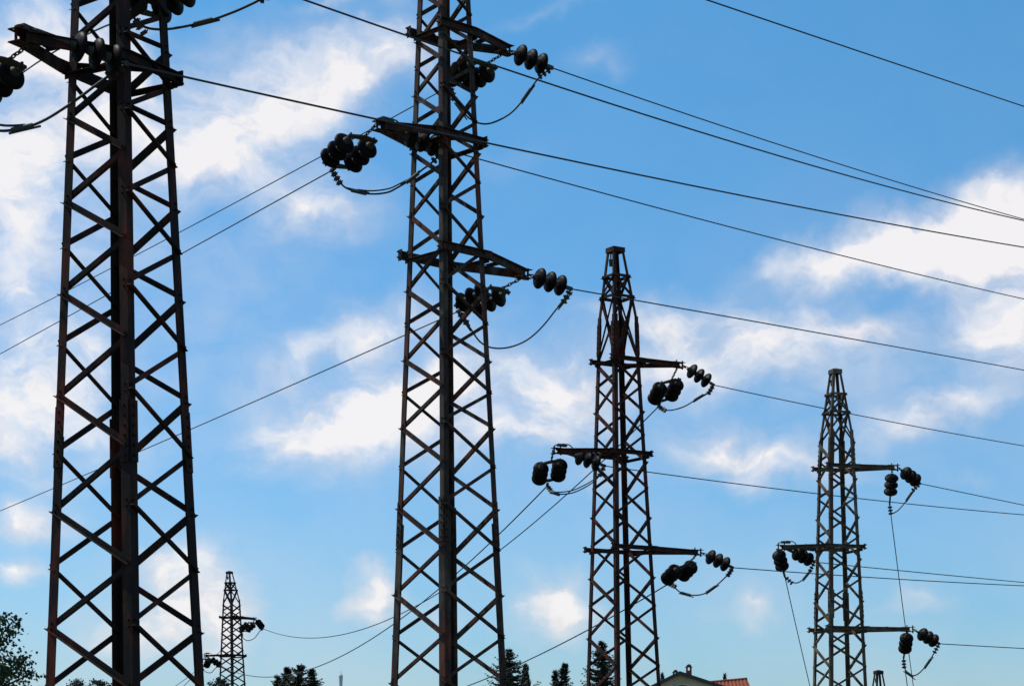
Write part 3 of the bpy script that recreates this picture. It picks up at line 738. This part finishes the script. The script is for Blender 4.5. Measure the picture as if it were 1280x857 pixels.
conifer(at(694, 838, 101), .75, 'smaller conifer tip hugging the bent slim conifer', 24)
conifer(at(752, 801, 100), 1.6, 'tall pointed conifer seen through the third pylon', 25)
conifer(at(828, 843, 140), .5, 'tiny dark conifer tip right of the third pylon\'s foot', 26, 'cypress')
conifer(at(906, 843, 150), .55, 'tiny dark cypress tip above the red tiled roof', 27, 'cypress')

# ------------------------------------------------------------------ house
HB = at(852, 0, 110); HB.z = gz(HB.x, 110)
house = thing('house', HB, 'ochre house with red tiled roof and two arched chimneys at the bottom', 'house')
hx = HB.x; zr = at(0, 842, 110).z
def ax_(px, Y=110): return at(px, 0, Y).x
# gable block: front wall at Y=110, apex over px 849, eaves spread to both sides
gl, gr_, gm = ax_(800), ax_(912), ax_(849)
ez_l = zr-(gm-gl)*.50; ez_r = zr-(gr_-gm)*.33
w = MB(HB); b0 = HB.z-.3
fr = [Vector((gl, 110, b0)), Vector((gr_, 110, b0)), Vector((gr_, 110, ez_r)), Vector((gm, 110, zr)), Vector((gl, 110, ez_l))]
bk = [p+Vector((0, 8, 0)) for p in fr]
w.add(fr+bk, [(0, 1, 2, 3, 4), (9, 8, 7, 6, 5), (0, 4, 9, 5), (1, 6, 7, 2), (0, 5, 6, 1)])
w.build('wall', M['render'], house)
def tiles(mb, a, b, c, d, n):          # a-b lower edge, d-c upper edge, real corrugation
    nn = n*4; up = (b-a).cross(d-a).normalized(); up = up if up.z > 0 else -up; vs = []
    rows = 14
    for j in range(rows+1):
        v = j/rows
        for i in range(nn+1):
            u_ = i/nn; p = a*(1-u_)*(1-v)+b*u_*(1-v)+c*u_*v+d*(1-u_)*v
            vs.append(p+up*(.035*math.sin(u_*n*6.283)+.02*((j % 2))))
    mb.add(vs, [(j*(nn+1)+i, j*(nn+1)+i+1, (j+1)*(nn+1)+i+1, (j+1)*(nn+1)+i) for j in range(rows) for i in range(nn)], False)
    k = [a-up*.06, b-up*.06, c-up*.06, d-up*.06]; mb.add(k+[p+UP*.0 for p in (a, b, c, d)], [(3, 2, 1, 0), (0, 1, 5, 4), (1, 2, 6, 5), (2, 3, 7, 6), (3, 0, 4, 7)])
rf = MB(HB); oh = Vector((0, -.35, 0)); o2 = Vector((0, 8.3, 0)); u0 = UP*.09
apx = fr[3]+u0
lft = fr[4]+u0+Vector((-.4, 0, -.2)); rgt = fr[2]+u0+Vector((.4, 0, -.13))
tiles(rf, lft+oh, lft+o2, apx+o2, apx+oh, 30); tiles(rf, rgt+o2, rgt+oh, apx+oh, apx+o2, 30)
rf.build('roof', M['tile'], house)
# verge board under the gable edge
vg = MB(HB)
for q in (lft, rgt):
    d = (apx-q).normalized(); vg.prism(q+oh-UP*.02, apx+oh-UP*.02, [(-.05, -.12), (.015, -.12), (.015, .085), (-.05, .085)], Vector((0, 1, 0)), UP)
vg.build('verge_board', M['dark_wood'], house)
wn = MB(HB); cx_ = ax_(853); zw = at(0, 857, 110).z
pts = [Vector((cx_+math.cos(R(t_))*.55, 109.98, zw-.35+math.sin(R(t_))*.42)) for t_ in range(0, 181, 15)]+[Vector((cx_-.55, 109.98, zw-1.3)), Vector((cx_+.55, 109.98, zw-1.3))]
pb = [p+Vector((0, .06, 0)) for p in pts]; n_ = len(pts)
wn.add(pts+pb, [tuple(reversed(range(n_)))]+[(i, (i+1) % n_, n_+(i+1) % n_, n_+i) for i in range(n_)]); wn.build('window', M['dark_wood'], house)
wa = MB(HB); inn = [Vector((cx_+math.cos(R(t_))*.60, 109.96, zw-.35+math.sin(R(t_))*.47)) for t_ in range(0, 181, 15)]; wa.tube(inn, .07, 6); wa.build('window_surround', M['render'], house)
# low wing to the right
wl, wr = ax_(884.5, 113), ax_(934, 113); zl, zrr = at(0, 852.8, 113).z, at(0, 848.2, 113).z
wg = MB(HB); f0 = [Vector((wl+.3, 110.6, b0)), Vector((wr-.15, 110.6, b0)), Vector((wr-.15, 110.6, zrr-1.1)), Vector((wl+.3, 110.6, zl-1.1))]
wg.add(f0+[p+Vector((0, 4.8, 0)) for p in f0], [(0, 1, 2, 3), (7, 6, 5, 4), (1, 5, 6, 2), (0, 3, 7, 4), (3, 2, 6, 7)])
ga = Vector((wr-.15, 113, zrr-.1)); wg.add([f0[2], f0[2]+Vector((0, 4.8, 0)), ga], [(0, 1, 2)])
wg.build('wing_wall', M['render'], house)
wf = MB(HB); A = Vector((wl, 110.2, zl-1.15)); B = Vector((wr+.1, 110.2, zrr-1.15)); Cc = Vector((wr, 113, zrr)); Dd = Vector((wl, 113, zl))
tiles(wf, A, B, Cc, Dd, 11); tiles(wf, B+Vector((0, 5.6, 0)), A+Vector((0, 5.6, 0)), Dd, Cc, 11)
wf.tube([Dd+UP*.03, Cc+UP*.03], .07, 8); wf.build('wing_roof', M['tile'], house)
def chimney(px0, px1, ytop, ybase, Y):
    xl, xr = ax_(px0, Y), ax_(px1, Y); zt, zb = at(0, ytop, Y).z, at(0, ybase, Y).z-.8; wd = xr-xl; cx = (xl+xr)/2
    m = MB(HB); hz = (zt-zb); zs = zt-wd*1.05
    m.box((cx, Y, (zb+zs)/2), Vector((wd*.42, 0, 0)), Vector((0, wd*.42, 0)), UP*((zs-zb)/2))
    # smoke opening between two cheeks
    for s_ in (-1, 1): m.box((cx+s_*wd*.30, Y, zs+wd*.25), Vector((wd*.12, 0, 0)), Vector((0, wd*.42, 0)), UP*(wd*.25))
    o = m.build('chimney', M['brick'], house)
    c = MB(HB); vs = []
    c.box((cx, Y, zs+wd*.54), Vector((wd*.56, 0, 0)), Vector((0, wd*.56, 0)), UP*(wd*.045))
    for t_ in range(0, 181, 20): vs.append((cx+math.cos(R(t_))*wd*.40, zs+wd*.585+math.sin(R(t_))*wd*.40))
    n_ = len(vs); c.add([(x_, Y-wd*.45, z_) for x_, z_ in vs]+[(x_, Y+wd*.45, z_) for x_, z_ in vs], [tuple(range(n_)), tuple(reversed(range(n_, 2*n_)))]+[(i, i+n_, (i+1) % n_+n_, (i+1) % n_) for i in range(n_)])
    c.build('chimney_cap', M['brick'], o)
chimney(840.6, 848, 836, 847.5, 112)
chimney(857, 865, 829, 846, 111.5)

# ------------------------------------------------------------------ slender white mast far off
mb_ = at(426, 857, 400); mb_.z = gz(mb_.x, 400)
mast = thing('telecom_mast', mb_, 'slender white mast with a thin spire above the trees', 'mast')
z0, z1, z2 = at(0, 857, 400).z, at(0, 843.5, 400).z, at(0, 838, 400).z
m = MB(mb_); m.cyl(mb_-UP, (mb_.x, 400, z0-.3), .42, .30, 14); m.build('pole', M['white'], mast)
m = MB(mb_); m.cyl((mb_.x, 400, z0-.3), (mb_.x, 400, z1), .30, .42, 14); m.cyl((mb_.x, 400, z1), (mb_.x, 400, z1+.35), .42, .12, 14); m.build('antenna_drum', M['white'], mast)
m = MB(mb_); m.cyl((mb_.x, 400, z1+.3), (mb_.x, 400, z2), .06, .03, 6); m.build('spire', M['white'], mast)

sc.render.engine = 'CYCLES'
sc.cycles.use_denoising = True
